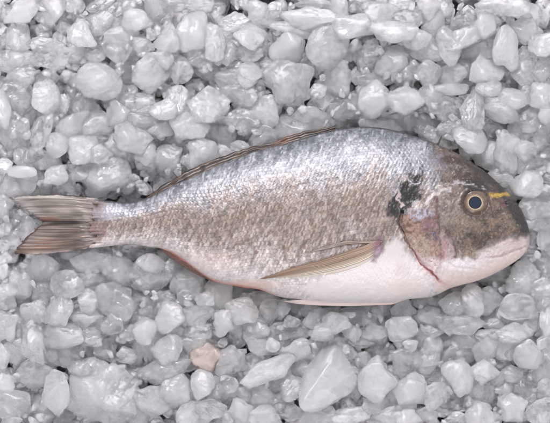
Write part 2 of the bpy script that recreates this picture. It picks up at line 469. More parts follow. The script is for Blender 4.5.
fish = bpy.data.objects.new("sea_bream", None)
COL.objects.link(fish)
fish.empty_display_size = 0.02
fish.location = px(300, 215, 0)
fish["label"] = "whole silver sea bream with yellow brow band lying on its side on crushed ice"
fish["category"] = "fish"
def fparent(o):
    o.parent = fish
    o.matrix_parent_inverse = Matrix.Translation(-Vector(fish.location))

def to_world(X, Y, Zpx):
    Z = Zpx * S
    k = (CAM_H - Z) / CAM_H * S
    return np.stack([(X - 275.0) * k, (211.5 - Y) * k, Z], -1)

def scale_lattice(X, phi, h):
    W, L = 4.2, 3.9
    arc = phi * np.maximum(h, 20) * 0.95 + 0.12 * X
    row = np.floor(arc / W); dv = arc / W - row - 0.5
    q = X / L + 0.5 * (row.astype(int) & 1) - 0.38 * (1 - (2 * dv) ** 2) + 0.25 * vnoise(X / 9, arc / 9, 71)
    cell = np.random.RandomState(8).rand(4096)[(np.floor(q).astype(int) * 57 + row.astype(int) * 131) & 4095]
    return q % 1.0, dv, cell
def body_relief(X, Y, v, phi, h):
    """bumps in px units, outward"""
    D = np.zeros(X.shape)
    # scales, free edge towards the tail
    p, dv, cell = scale_lattice(X, phi, h)
    sc_h = sstep(0.0, 0.18, p) * (1 - p)
    scaled = 1 - sstep(425, 445, X + 0.25 * (Y - 200))
    scaled = np.maximum(scaled * (1 - 0.6 * sstep(0.75, 0.95, v)), 0.0)
    D += scaled * (0.36 * sc_h + 0.18 * (cell - 0.5))
    D += scaled * 0.3 * (vnoise((X + .25 * Y) / 1.4, Y / 4.0, 11) - 0.5)
    D += 0.5 * (fbm(X / 9, Y / 9, 75, 3) - 0.5)
    # head texture
    D += (1 - scaled) * (0.5 * (vnoise(X / 1.8, Y / 1.8, 76) - 0.5) + 1.3 * (fbm(X / 6, Y / 6, 77, 3) - 0.5))
    # gill slit and plates
    d, t = seg_dist(X, Y, [(402,212)] + RED_LINE)
    D -= 2.0 * np.exp(-(d / 1.3) ** 2)
    gill = soft_poly(X, Y, [(402,214),(408,208),(424,206),(437,210),(440,240),(442,262),(436,276),(426,264),(414,254),(404,238)], 3)
    D += 1.3 * gill
    d, t = seg_dist(X, Y, [(437,196),(439,210),(440,228),(441,246),(442,259),(455,268),(475,270)])
    D -= 0.9 * np.exp(-(d / 1.7) ** 2)
    d, t = seg_dist(X, Y, [(446,226),(450,238),(456,247),(458,258)])
    D -= 0.8 * np.exp(-(d / 1.6) ** 2)
    # mouth
    d, t = seg_dist(X, Y, [(530,246),(512,252),(500,257.5),(486,258)])
    D -= 0.7 * np.exp(-(d / 1.2) ** 2)
    D += 1.2 * soft_poly(X, Y, [(486,250),(508,240),(530,238),(529,245),(512,251),(496,256)], 2)
    # blotch crusts
    bl = soft_poly(X, Y, [(386,216),(389,204),(396,192),(400,183),(408,180),(412,170),(424,168),(421,190),(419,202),(411,208),(400,222)], 3)
    D += bl * 1.5 * (fbm(X / 3.0, Y / 4.0, 81, 3) - 0.55)
    # brow ridge and eye socket
    d, t = seg_dist(X, Y, [(440,186),(460,183.5),(475,185.5),(490,192)])
    D += 1.2 * np.exp(-(d / 3) ** 2)
    r = np.hypot((X - 475.2) / 1.06, Y - 202.6)
    D += 0.9 * np.exp(-((r - 14) / 1.8) ** 2) - 5.5 * (1 - sstep(9.0, 13.0, r))
    # nostrils
    r = np.hypot((X - 505.5), (Y - 202.5) * 1.6); D -= 1.8 * (1 - sstep(1.0, 3, r))
    # pectoral base
    r = np.hypot((X - 377) / 6, (Y - 250) / 9); D += 1.5 * (1 - sstep(0.4, 1.2, r))
    return D

def make_body():
    nx = 1010
    s = np.linspace(0, 1, nx)
    xs = 80 + (530.6 - 80) * (1 - (1 - s) ** 1.0)
    # crowd the columns at the blunt snout
    xs = np.concatenate([np.linspace(80, 518, 930), 530.6 - 12.6 * (1 - np.linspace(0, 1, 90)[1:]) ** 2.2])
    nx = len(xs)
    top_n, bot_n = 400, 90
    ph = np.concatenate([np.linspace(-math.pi / 2, math.pi / 2, top_n, endpoint=False),
                         np.linspace(math.pi / 2, 3 * math.pi / 2, bot_n, endpoint=False)])
    npn = len(ph)
    yt = smooth_curve(TOP, xs); yb = smooth_curve(BOT, xs); th = smooth_curve(TH, xs)
    mid = (yt + yb) / 2; h = np.maximum((yb - yt) / 2, 0.02)
    sn = np.sin(ph); cs = np.cos(ph)
    sy = np.sign(sn) * np.abs(sn) ** 0.93
    cz = np.sign(cs) * np.abs(cs) ** 0.86
    Yb = mid[:, None] + h[:, None] * sy[None, :]
    Zb = th[:, None] * cz[None, :]
    X = np.repeat(xs[:, None], npn, 1)
    fl = lambda a: a.ravel()
    endw = np.clip((106 - X) / 26, 0, 1)
    X = X + endw * (9 * vnoise(Yb / 5.0, Yb * 0, 301) + 7 * vnoise(Yb / 1.6, Yb * 0, 302) + 3)
    v = (Yb - yt[:, None]) / (2 * h[:, None])
    H = np.repeat(h[:, None], npn, 1); PH = np.repeat(ph[None, :], nx, 0)
    D = body_relief(fl(X), fl(Yb), fl(v), fl(PH), fl(H)).reshape(X.shape)
    taper = sstep(0, 10, H) 
    upper = sstep(0.02, 0.35, cs)[None, :]
    D = D * taper * (0.25 + 0.75 * upper)
    nyv = sn[None, :] * (1 - 0.7 * upper); nzv = np.repeat(cs[None, :], nx, 0)
    Y2 = Yb + D * nyv * 0.35
    Z2 = Zb + D * nzv
    V = to_world(fl(X), fl(Y2), fl(Z2) + FZ)
    i, j = np.meshgrid(np.arange(nx - 1), np.arange(npn), indexing='ij')
    j2 = (j + 1) % npn
    F = np.stack([(i * npn + j), (i * npn + j2), ((i + 1) * npn + j2), ((i + 1) * npn + j)], -1).reshape(-1, 4)
    F = F[:, ::-1]
    o = link_mesh("body", V, F, M_SKIN)
    C, vv = paint_body(fl(X), fl(Yb), scale_lattice(fl(X), fl(PH), fl(H)))
    vv = fl(v)
    XX = fl(X)
    metal = 0.16 * (1 - sstep(0.30, 0.6, vv)) * (1 - sstep(425, 450, XX)) + 0.08
    set_color(o, C, alpha=metal)
    fparent(o)
    return o
body = make_body()

# ------------------------------------------------------------------ eye
def plain_mat(name, col, rough, coat=0.0, metal=0.0):
    m, nt, p = new_mat(name)
    p.inputs["Base Color"].default_value = (*lin(col), 1)
    p.inputs["Roughness"].default_value = rough
    p.inputs["Coat Weight"].default_value = coat
    p.inputs["Coat Roughness"].default_value = 0.04
    p.inputs["Metallic"].default_value = metal
    return m
def make_eye():
    ex, ey = 475.2, 202.6
    zc = float(body_height(np.array([ex]), np.array([ey]))[0]) + FZ - 3.4
    nr, na = 40, 96
    def disc(name, r0, r1, zf, mat_, colf):
        rr = np.linspace(r0, r1, nr); aa = np.linspace(0, 2 * math.pi, na, endpoint=False)
        R, A = np.meshgrid(rr, aa, indexing='ij')
        X = ex + R * np.cos(A) * 1.05; Y = ey + R * np.sin(A)
        # lean with the cheek's slope
        Z = zc + zf(R) - 0.16 * (X - ex) 
        V = to_world(X.ravel(), Y.ravel(), Z.ravel())
        i, j = np.meshgrid(np.arange(nr - 1), np.arange(na), indexing='ij')
        j2 = (j + 1) % na
        F = np.stack([i * na + j, i * na + j2, (i + 1) * na + j2, (i + 1) * na + j], -1).reshape(-1, 4)
        o = link_mesh(name, V, F[:, ::-1] * 1, mat_)
        C = colf(R.ravel(), A.ravel())
        set_color(o, C)
        return o
    wet = fin_material("wet_eye", 0.12)
    wet.node_tree.nodes["Principled BSDF"].inputs["Coat Weight"].default_value = 0.55
    wet.node_tree.nodes["Principled BSDF"].inputs["Specular IOR Level"].default_value = 0.25
    wet.node_tree.nodes["Principled BSDF"].inputs["Coat Roughness"].default_value = 0.05
    wet.node_tree.nodes["Principled BSDF"].inputs["Subsurface Weight"].default_value = 0.0
    def eyecol(R, A):
        n = vnoise(A * 9, R / 1.5, 90)
        return lin([110, 92, 80])[None, :] * (0.4 + 0.5 * n)[:, None]
    def iriscol(R, A):
        n = vnoise(A * 12, R * 0.8, 91)
        w = sstep(6.2, 8.0, R)[:, None]
        c = lin([212, 196, 170])[None, :] * (1 - w) + lin([150, 128, 106])[None, :] * w
        dark = sstep(8.0, 9.6, R)[:, None]
        c = c * (1 - dark) + lin([106, 88, 78])[None, :] * dark
        low = (sstep(0.0, 1.0, np.sin(A)) * 0.15)[:, None]
        return np.clip(c * (0.40 + 0.30 * n)[:, None] * (1 + low), 0, 0.9)
    def pupcol(R, A):
        w = sstep(4.2, 6.1, R)[:, None]
        return lin([10, 26, 46])[None, :] * (1 - w) + lin([4, 6, 10])[None, :] * w
    e = disc("eye", 0.01, 13.0, lambda R: 3.4 * np.sqrt(np.maximum(1 - (R / 13.6) ** 2, 0)) - 0.9, wet, eyecol); fparent(e)
    i_ = disc("iris", 0.01, 10.2, lambda R: 4.0 * np.sqrt(np.maximum(1 - (R / 13.0) ** 2, 0)) - 1.2, wet, iriscol)
    p_ = disc("pupil", 0.01, 6.2, lambda R: 4.8 * np.sqrt(np.maximum(1 - (R / 13.0) ** 2, 0)) - 1.8, wet, pupcol)
    for q in (i_, p_):
        q.parent = e
make_eye()

# ------------------------------------------------------------------ fins
def ruled_fin(name, A, B, zf, colf, nu=160, nv=70, ridges=14, ridge_h=0.8, thick=1.0, edge=None, along=True):
    """sheet between two polylines A (v=0) and B (v=1), with raised rays; closed with a back side"""
    def resample(P, n):
        P = np.array(P, float)
        d = np.concatenate([[0], np.cumsum(np.hypot(*np.diff(P, axis=0).T))]); d /= d[-1]
        t = np.linspace(0, 1, n)
        return np.stack([np.interp(t, d, P[:, 0]), np.interp(t, d, P[:, 1])], 1)
    a = resample(A, nu); b = resample(B, nu)
    U, Vv = np.meshgrid(np.linspace(0, 1, nu), np.linspace(0, 1, nv), indexing='ij')
    X = a[:, 0][:, None] * (1 - Vv) + b[:, 0][:, None] * Vv
    Y = a[:, 1][:, None] * (1 - Vv) + b[:, 1][:, None] * Vv
    if edge is not None:
        X, Y = edge(X, Y, U, Vv)
    lane = (Vv if along else U) * ridges
    rid = np.abs(np.sin(lane * math.pi)) ** 0.6
    # soft closed rim
    rim = np.minimum(np.minimum(Vv, 1 - Vv) * 8, 1) ** 0.5 * np.minimum(np.minimum(U, 1 - U) * 20, 1) ** 0.5
    Z0 = zf(X, Y, U, Vv)
    Zt = Z0 + (thick * 0.5 + ridge_h * rid) * rim
    Zb = Z0 - thick * 0.5 * rim
    T = to_world(X.ravel(), Y.ravel(), Zt.ravel()); Bm = to_world(X.ravel(), Y.ravel(), Zb.ravel())
    n = nu * nv
    i, j = np.meshgrid(np.arange(nu - 1), np.arange(nv - 1), indexing='ij')
    q = (i * nv + j)
    F1 = np.stack([q, q + 1, q + nv + 1, q + nv], -1).reshape(-1, 4)
    F = np.concatenate([F1, F1[:, ::-1] + n])
    # side strips
    bd = [np.arange(nv), (nu - 1) * nv + np.arange(nv), np.arange(nu) * nv, np.arange(nu) * nv + nv - 1]
    for k, e in enumerate(bd):
        s_ = np.stack([e[:-1], e[1:], e[1:] + n, e[:-1] + n], 1)
        F = np.concatenate([F, s_])
    o = link_mesh(name, np.concatenate([T, Bm]), F, M_FIN)
    C = colf(X.ravel(), Y.ravel(), U.ravel(), Vv.ravel(), rid.ravel())
    C = np.clip(C, 0.004, 0.9)
    set_color(o, np.concatenate([C, C]) * 0.74)
    fparent(o)
    return o

def L3(c): return lin(c)[None, :]
def mx(A, B, w): return A * (1 - w[:, None]) + B * w[:, None]

# tail fin, two lobes ruled from the stalk to the fork; one mesh
def tail():
    # u runs from the stalk to the free edge, v from the upper to the lower margin
    nu, nv = 260, 260
    U, V = np.meshgrid(np.linspace(0, 1, nu), np.linspace(0, 1, nv), indexing='ij')
    root = np.array([(99,198.8),(97,210),(96,222),(97,234),(99,246.6)], float)
    free = np.array([(8.7,197.2),(14,201.5),(19,205),(26,209.5),(33,214.5),(40,219),(43.6,222.2),(39,226),(34,230),(28,236),(22,242.5),(17,248.5),(13,253.9)], float)
    def rs(P, t, w=None):
        d = np.concatenate([[0], np.cumsum(np.hypot(*np.diff(P, axis=0).T))]); d /= d[-1]
        return np.stack([np.interp(t, d, P[:, 0]), np.interp(t, d, P[:, 1])], -1)
    r_ = rs(root, V[0]); f_ = rs(free, V[0])
    X = r_[:, 0][None, :] * (1 - U) + f_[:, 0][None, :] * U
    Y = r_[:, 1][None, :] * (1 - U) + f_[:, 1][None, :] * U
    # bowed outer margins
    bow = np.sin(U * math.pi)
    Y = Y - 3.6 * bow * (1 - sstep(0, 0.45, V)) + 2.6 * bow * sstep(0.55, 1, V)
    # ragged free edge
    rag = (vnoise(V * 60, V * 0, 95) - 0.5) * 2.4 + (vnoise(V * 150, V * 0, 96) - 0.5) * 1.2
    X = X + rag * sstep(0.75, 1, U)
    Y = Y + (vnoise(U * 40, V * 0, 97) - 0.5) * 1.3 * ((V < 0.02) | (V > 0.98)) 
    ray = np.abs(np.sin(V * 21 * math.pi + 2.6 * vnoise(U * 2, V * 9, 98))) ** 0.7 * (0.4 + 0.9 * vnoise(U * 3, V * 24, 305))
    fine = np.abs(np.sin(V * 75 * math.pi + 2 * vnoise(U * 6, V * 12, 99)))
    fold = np.exp(-((V - 0.5) / 0.05) ** 2)
    rise = sstep(0, 0.26, U + 0.08 * (vnoise(V * 40, V * 0, 306) - 0.5))
    Zc = FZ - 1.5 + 3.2 * np.sin(V * math.pi) * (1 - U) * rise - 3.0 * U - 3.5 * fold * sstep(0.1, 0.5, U) + 2.0 * np.sin(V * 7 + 1) * U
    rim = (np.minimum(np.minimum(V, 1 - V) * 14, 1) ** 0.5) * (np.minimum((1 - U) * 25, 1) ** 0.5)
    th = 2.4 * (1 - U) ** 1.5 * rise + 0.7
    Zt = Zc + (th + 0.17 * ray + 0.12 * fine * U) * rim; Zb = Zc - th * rim * 0.8
    T = to_world(X.ravel(), Y.ravel(), Zt.ravel()); B = to_world(X.ravel(), Y.ravel(), Zb.ravel())
    n = nu * nv
    i, j = np.meshgrid(np.arange(nu - 1), np.arange(nv - 1), indexing='ij')
    q = i * nv + j
    F1 = np.stack([q, q + 1, q + nv + 1, q + nv], -1).reshape(-1, 4)
    F = np.concatenate([F1, F1[:, ::-1] + n])
    for e in (np.arange(nv), (nu - 1) * nv + np.arange(nv), np.arange(nu) * nv, np.arange(nu) * nv + nv - 1):
        F = np.concatenate([F, np.stack([e[:-1], e[1:], e[1:] + n, e[:-1] + n], 1)])
    o = link_mesh("tail_fin", np.concatenate([T, B]), F, M_FIN)
    u = U.ravel(); v = V.ravel(); r = ray.ravel(); f = fine.ravel(); x = X.ravel(); y = Y.ravel()
    C = np.tile(L3([132, 122, 110]), (n, 1))
    C = mx(C, L3([106, 86, 74]), sstep(0.48, 0.62, v) * 0.9)
    C = mx(C, L3([190, 178, 168]), np.exp(-((v - 0.24) / 0.13) ** 2) * 0.3)
    C = mx(C, L3([176, 168, 170]), sstep(.75, .98, u) * (1 - sstep(.3, .5, v)) * 0.5)
    C = mx(C, L3([170, 104, 80]), np.exp(-((v - 0.43) / 0.04) ** 2) * sstep(0.55, 0.8, u) * 0.55)
    C = mx(C, L3([160, 108, 84]), np.exp(-((v - 0.84) / 0.10) ** 2) * sstep(0.4, 0.7, u) * 0.35)
    C = C * (0.82 + 0.2 * r + 0.12 * f)[:, None]
    C = C * (0.45 + 0.95 * vnoise(u * 4, v * 46, 101))[:, None] * (0.8 + 0.4 * vnoise(u * 9, v * 7, 104))[:, None]
    C = mx(C, L3([34, 30, 34]), np.exp(-((v - 0.50) / 0.030) ** 2) * sstep(0.18, 0.35, u) * (1 - sstep(0.75, 0.98, u)) * 0.92)
    C = mx(C, L3([46, 40, 38]), (1 - sstep(0.0, 0.03, v)) * sstep(0.15, 0.3, vnoise(u * 20, u * 0, 102)) * 0.8)
    C = mx(C, L3([70, 44, 34]), sstep(0.86, 0.99, u) * sstep(0.5, 0.6, v) * 0.75)
    C = mx(C, L3([210, 190, 182]), sstep(0.93, 1.0, v) * sstep(0.25, .4, u) * (1 - sstep(.75, .9, u)) * 0.7)
    C = mx(C, L3([178, 162, 158]), (1 - sstep(0.02, 0.30, u + 0.16 * (vnoise(x / 6, y / 1.5, 106) - 0.5))) * 0.85 * (0.45 + 0.75 * vnoise(x / 2, y / 2, 103)))
    C = np.clip(C * (0.62 + 0.2 * vnoise(x / 9, y / 4, 107))[:, None], 0.004, 0.9)
    set_color(o, np.concatenate([C, C]) * 0.74)
    fparent(o)
tail()

# dorsal fin folded along the back
D_OUT = [(146,198),(158,189.5),(170,182.5),(180,176.5),(190,170.3),(200,166.5),(210,161.8),(220,158.5),(230,154.6),(240,151.5),(250,148.3),(262,145.6),(272,143.5),(282,139.5),(292,136.5),(300,133.4),(312,131),(322,129.8),(335,127.8)]
D_IN = [(148,199.5),(160,195),(172,189.5),(182,184),(192,179),(202,174),(212,169),(222,165),(232,161.5),(242,157.5),(252,153.5),(263,150),(273,147.2),(283,145),(293,142),(302,139.5),(313,136.2),(323,133.6),(336,130.2)]
def dorsal_col(x, y, u, v, r):
    C = np.tile(L3([66, 52, 42]), (len(x), 1))
    C = mx(C, L3([104, 86, 68]), sstep(0.45, 0.7, vnoise(u * 30, v * 7 + u * 16, 110)) * 0.8)
    C = mx(C, L3([30, 25, 24]), sstep(0.45, 0.65, vnoise(u * 38 + 5, v * 6 + u * 20, 112)) * 0.8)
    C = mx(C, L3([128, 84, 68]), np.exp(-((x - 285) / 12) ** 2) * 0.4)
    return C * (0.7 + 0.4 * r)[:, None]
def dorsal_edge(X, Y, U, V):
    Y = Y - 1.3 * (1 - V) * np.minimum(U * 12, 1)
    Y = Y + (vnoise(U * 45, V * 0, 115) - 0.5) * 2.0 * (1 - V) * sstep(0, 0.03, U)
    return X, Y
ruled_fin("dorsal_fin", D_OUT, D_IN, lambda X, Y, U, V: FZ + 1.5 + 5.0 * V * np.minimum((1 - U) * 3, 1) + 1.5 * vnoise(U * 30, V * 3 + U * 8, 116),
          dorsal_col, nu=420, nv=46, ridges=3, ridge_h=0.7, thick=1.2, edge=dorsal_edge)

# anal fin along the rear belly
A_OUT = [(161,249.3),(165,253.8),(176.5,262),(188,269.8),(202.7,277.6),(214,282),(232,285.6),(250,288.6)]
A_IN = [(160,247.5),(168,250),(180,257),(192,265.5),(205,274),(216,279),(233,283),(251,287)]
def anal_col(x, y, u, v, r):
    C = np.tile(L3([112, 76, 64]), (len(x), 1))
    C = mx(C, L3([208, 128, 104]), sstep(0.55, 0.9, v) * 0.8)
    C = mx(C, L3([214, 140, 122]), sstep(0.55, 0.75, u) * 0.8)
    C = mx(C, L3([70, 46, 40]), sstep(0.5, 0.7, vnoise(u * 30, v * 5, 120)) * (1 - sstep(0.5, .75, u)) * 0.6)
    return C * (0.75 + 0.35 * r)[:, None]
ruled_fin("anal_fin", A_OUT, A_IN, lambda X, Y, U, V: FZ - 2 + 4 * V, anal_col, nu=220, nv=30, ridges=3, ridge_h=0.5, thick=1.2)

# pelvic fin lying flat under the breast
P_UP = [(284,301),(300,300),(316,297.5),(345,294.5),(372,291.5),(390,289),(402,286)]
P_LO = [(284,301.6),(298,304.2),(320,305.6),(348,306.2),(372,305.4),(392,304.6),(409,298.5)]
def pelvic_col(x, y, u, v, r):
    C = np.tile(L3([226, 206, 199]), (len(x), 1))
    C = mx(C, L3([226, 190, 176]), sstep(0.5, 0.9, u) * 0.6)
    C = mx(C, L3([222, 150, 134]), np.exp(-((u - 0.97) / 0.05) ** 2) * 0.7)
    return C * (0.86 + 0.16 * r)[:, None]
def belly_follow(off):
    def f(X, Y, U, V):
        return FZ + np.maximum(body_height(X, np.minimum(Y, np.interp(X, *zip(*BOT)) - 2.5)), 0) + off
    return f
ruled_fin("pelvic_fin", P_UP, P_LO, lambda X, Y, U, V: belly_follow(1.0)(X, Y, U, V) * (1 - 0.25 * V), pelvic_col, nu=200, nv=40, ridges=6, ridge_h=0.35, thick=0.9)

# pectoral fin, fanned back over the flank
PC_UP = [(381,240),(374,241.5),(364,246),(352,249.5),(335,255),(318,260.5),(300,265.5),(283,270.8),(268,276),(256.5,279.7)]
PC_LO = [(377,258),(369,266),(358,272),(345,276.5),(330,279.5),(312,281.5),(298,282.5),(283,282.5),(270,281.8),(257,280.4)]
def pect_col(x, y, u, v, r):
    C = np.tile(L3([148, 122, 100]), (len(x), 1))
    C = mx(C, L3([204, 190, 172]), sstep(0.30, 0.62, v) * 0.8)
    C = mx(C, L3([232, 226, 224]), sstep(0.55, 0.9, v + 0.3 * (vnoise(u * 4, v * 36, 137) - 0.5)) * 0.95)
    C = mx(C, L3([104, 80, 64]), (1 - sstep(0.02, 0.10, v)) * sstep(0.1, 0.3, u) * 0.8)
    C = mx(C, L3([120, 78, 96]), (1 - sstep(0.02, 0.10, u)) * 0.8)
    s_ = vnoise(u * 4, v * 42, 130)
    C = C * (0.66 + 0.66 * s_)[:, None]
    C = mx(C, L3([96, 72, 54]), sstep(0.62, 0.8, vnoise(u * 3, v * 30, 131)) * (1 - sstep(0.35, 0.6, v)) * 0.5)
    return C * (0.88 + 0.16 * r)[:, None]
def pect_z(X, Y, U, V):
    return FZ + body_height(X, Y) + 1.6 * (1 - V) + 0.95 + 1.0 * np.sin(U * math.pi) * (1 - V)
ruled_fin("pectoral_fin", PC_UP, PC_LO, pect_z, pect_col, nu=300, nv=150, ridges=14, ridge_h=0.35, thick=0.7)
# the fin's loose upper ray
def ray_col(x, y, u, v, r):
    C = np.tile(L3([124, 106, 94]), (len(x), 1))
    return mx(C, L3([158, 144, 132]), sstep(0.4, 0.7, vnoise(u * 12, v * 3, 133)) * 0.6)
ruled_fin("fin_ray", [(384,241),(365,240.5),(345,241),(325,246.5),(308,252)], [(380,244),(362,243.6),(345,245),(326,249.4),(308,252.8)],
          lambda X, Y, U, V: FZ + body_height(X, Y) + 1.9, ray_col, nu=160, nv=16, ridges=2, ridge_h=0.35, thick=0.7)

# ------------------------------------------------------------------ ice: shapes
def icosphere(sub):
    t = (1 + 5 ** 0.5) / 2
    v = [(-1,t,0),(1,t,0),(-1,-t,0),(1,-t,0),(0,-1,t),(0,1,t),(0,-1,-t),(0,1,-t),(t,0,-1),(t,0,1),(-t,0,-1),(-t,0,1)]
    v = [tuple(np.array(a) / np.linalg.norm(a)) for a in v]
    f = [(0,11,5),(0,5,1),(0,1,7),(0,7,10),(0,10,11),(1,5,9),(5,11,4),(11,10,2),(10,7,6),(7,1,8),(3,9,4),(3,4,2),(3,2,6),(3,6,8),(3,8,9),(4,9,5),(2,4,11),(6,2,10),(8,6,7),(9,8,1)]
    for _ in range(sub):
        c = {}; nf = []
        def mid(a, b):
            k = (min(a, b), max(a, b))
            if k not in c:
                m = np.array(v[a]) + np.array(v[b]); m /= np.linalg.norm(m)
                v.append(tuple(m)); c[k] = len(v) - 1
            return c[k]
        for a, b, d in f:
            ab, bd, da = mid(a, b), mid(b, d), mid(d, a)
            nf += [(a, ab, da), (b, bd, ab), (d, da, bd), (ab, bd, da)]
        f = nf
    return np.array(v), np.array(f)
ICO5 = icosphere(5); ICO4 = icosphere(4); ICO3 = icosphere(3)

def sph_noise(P, freq, r):
    s = np.zeros(len(P))
    for k in range(7):
        d = r.randn(3) * freq
        s += np.sin(P @ d + r.rand() * 6.28)
    return s / 7 ** 0.5

def chunk_shape(seed, ico, craggy=0.0, smooth=0.0):
    r = np.random.RandomState(seed)
    P = ico[0]
    n = r.randint(10, 17)
    d = r.randn(n, 3); d /= np.linalg.norm(d, axis=1)[:, None]
    for _ in range(12):                                   # spread the cut planes
        g = d @ d.T - 2 * np.eye(n)
        w = np.exp(3 * g)
        d = d - 0.10 * (w @ d) / w.sum(1)[:, None]; d /= np.linalg.norm(d, axis=1)[:, None]
    off = 0.72 + 0.36 * r.rand(n)
    p = 7.5 + 10 * craggy - 3.5 * smooth + 4 * r.rand()
    dot = np.maximum(P @ d.T, 1e-4) / off
    R = (np.sum(dot ** p, 1)) ** (-1 / p)
    R = np.minimum(R, 1.35)
    rg = lambda f: np.abs(sph_noise(P, f, r)) - 0.8
    R = R * (1 + 0.085 * sph_noise(P, 2.8, r) + (0.016 + 0.022 * craggy) * sph_noise(P, 5.5, r) - (0.016 + 0.022 * craggy) * rg(7.0)
             + (1 - 0.7 * smooth) * (0.010 * sph_noise(P, 14, r) - (0.007 + 0.008 * craggy) * rg(18) + 0.005 * sph_noise(P, 32, r)))
    # a bite or two out of the piece
    for _ in range(r.randint(1, 3)):
        c = r.randn(3); c /= np.linalg.norm(c)
        a = np.arccos(np.clip(P @ c, -1, 1))
        R = R * (1 - (0.08 + 0.16 * r.rand()) * (1 - smooth) * np.exp(-(a / (0.25 + 0.25 * r.rand())) ** 2))
    V = P * R[:, None]
    V = V - (V.max(0) + V.min(0)) / 2
    V = V / ((V.max(0) - V.min(0)) / 2)
    return V

BASES = []
for k in range(64):
    V = chunk_shape(100 + k, ICO5 if k < 40 else ICO4, craggy=(k % 4) / 3.0 * 0.9, smooth=0.4 if k % 8 == 0 else 0.0)
    BASES.append(V)
BASES[0] = chunk_shape(3001, ICO5, craggy=0.15, smooth=0.3)
BLOCK = chunk_shape(3003, ICO5, craggy=1.0)
_q = np.random.RandomState(9)
BLOCK = BLOCK * (1 + 0.05 * sph_noise(BLOCK, 5, _q) + 0.035 * np.abs(sph_noise(BLOCK, 11, _q)) + 0.02 * np.abs(sph_noise(BLOCK, 24, _q)))[:, None]
BASES[3] = BLOCK
_me = {}
def base_mesh(k, mat_):
    key = (k, mat_.name)
    if key not in _me:
        V = BASES[k]; F = (ICO5 if k < 40 else ICO4)[1]
        me = bpy.data.meshes.new("ice_chunk")
        me.from_pydata(V.tolist(), [], F.tolist()) if False else None
        me.vertices.add(len(V)); me.vertices.foreach_set("co", V.astype(np.float32).ravel())
        n = len(F)
        me.loops.add(n * 3); me.loops.foreach_set("vertex_index", F.astype(np.int32).ravel())
        me.polygons.add(n)
        me.polygons.foreach_set("loop_start", np.arange(0, n * 3, 3, dtype=np.int32))
        me.polygons.foreach_set("loop_total", np.full(n, 3, np.int32))
        me.update(calc_edges=True)
        me.polygons.foreach_set("use_smooth", np.ones(n, bool))
        me.materials.append(mat_)
        _me[key] = me
    return _me[key]

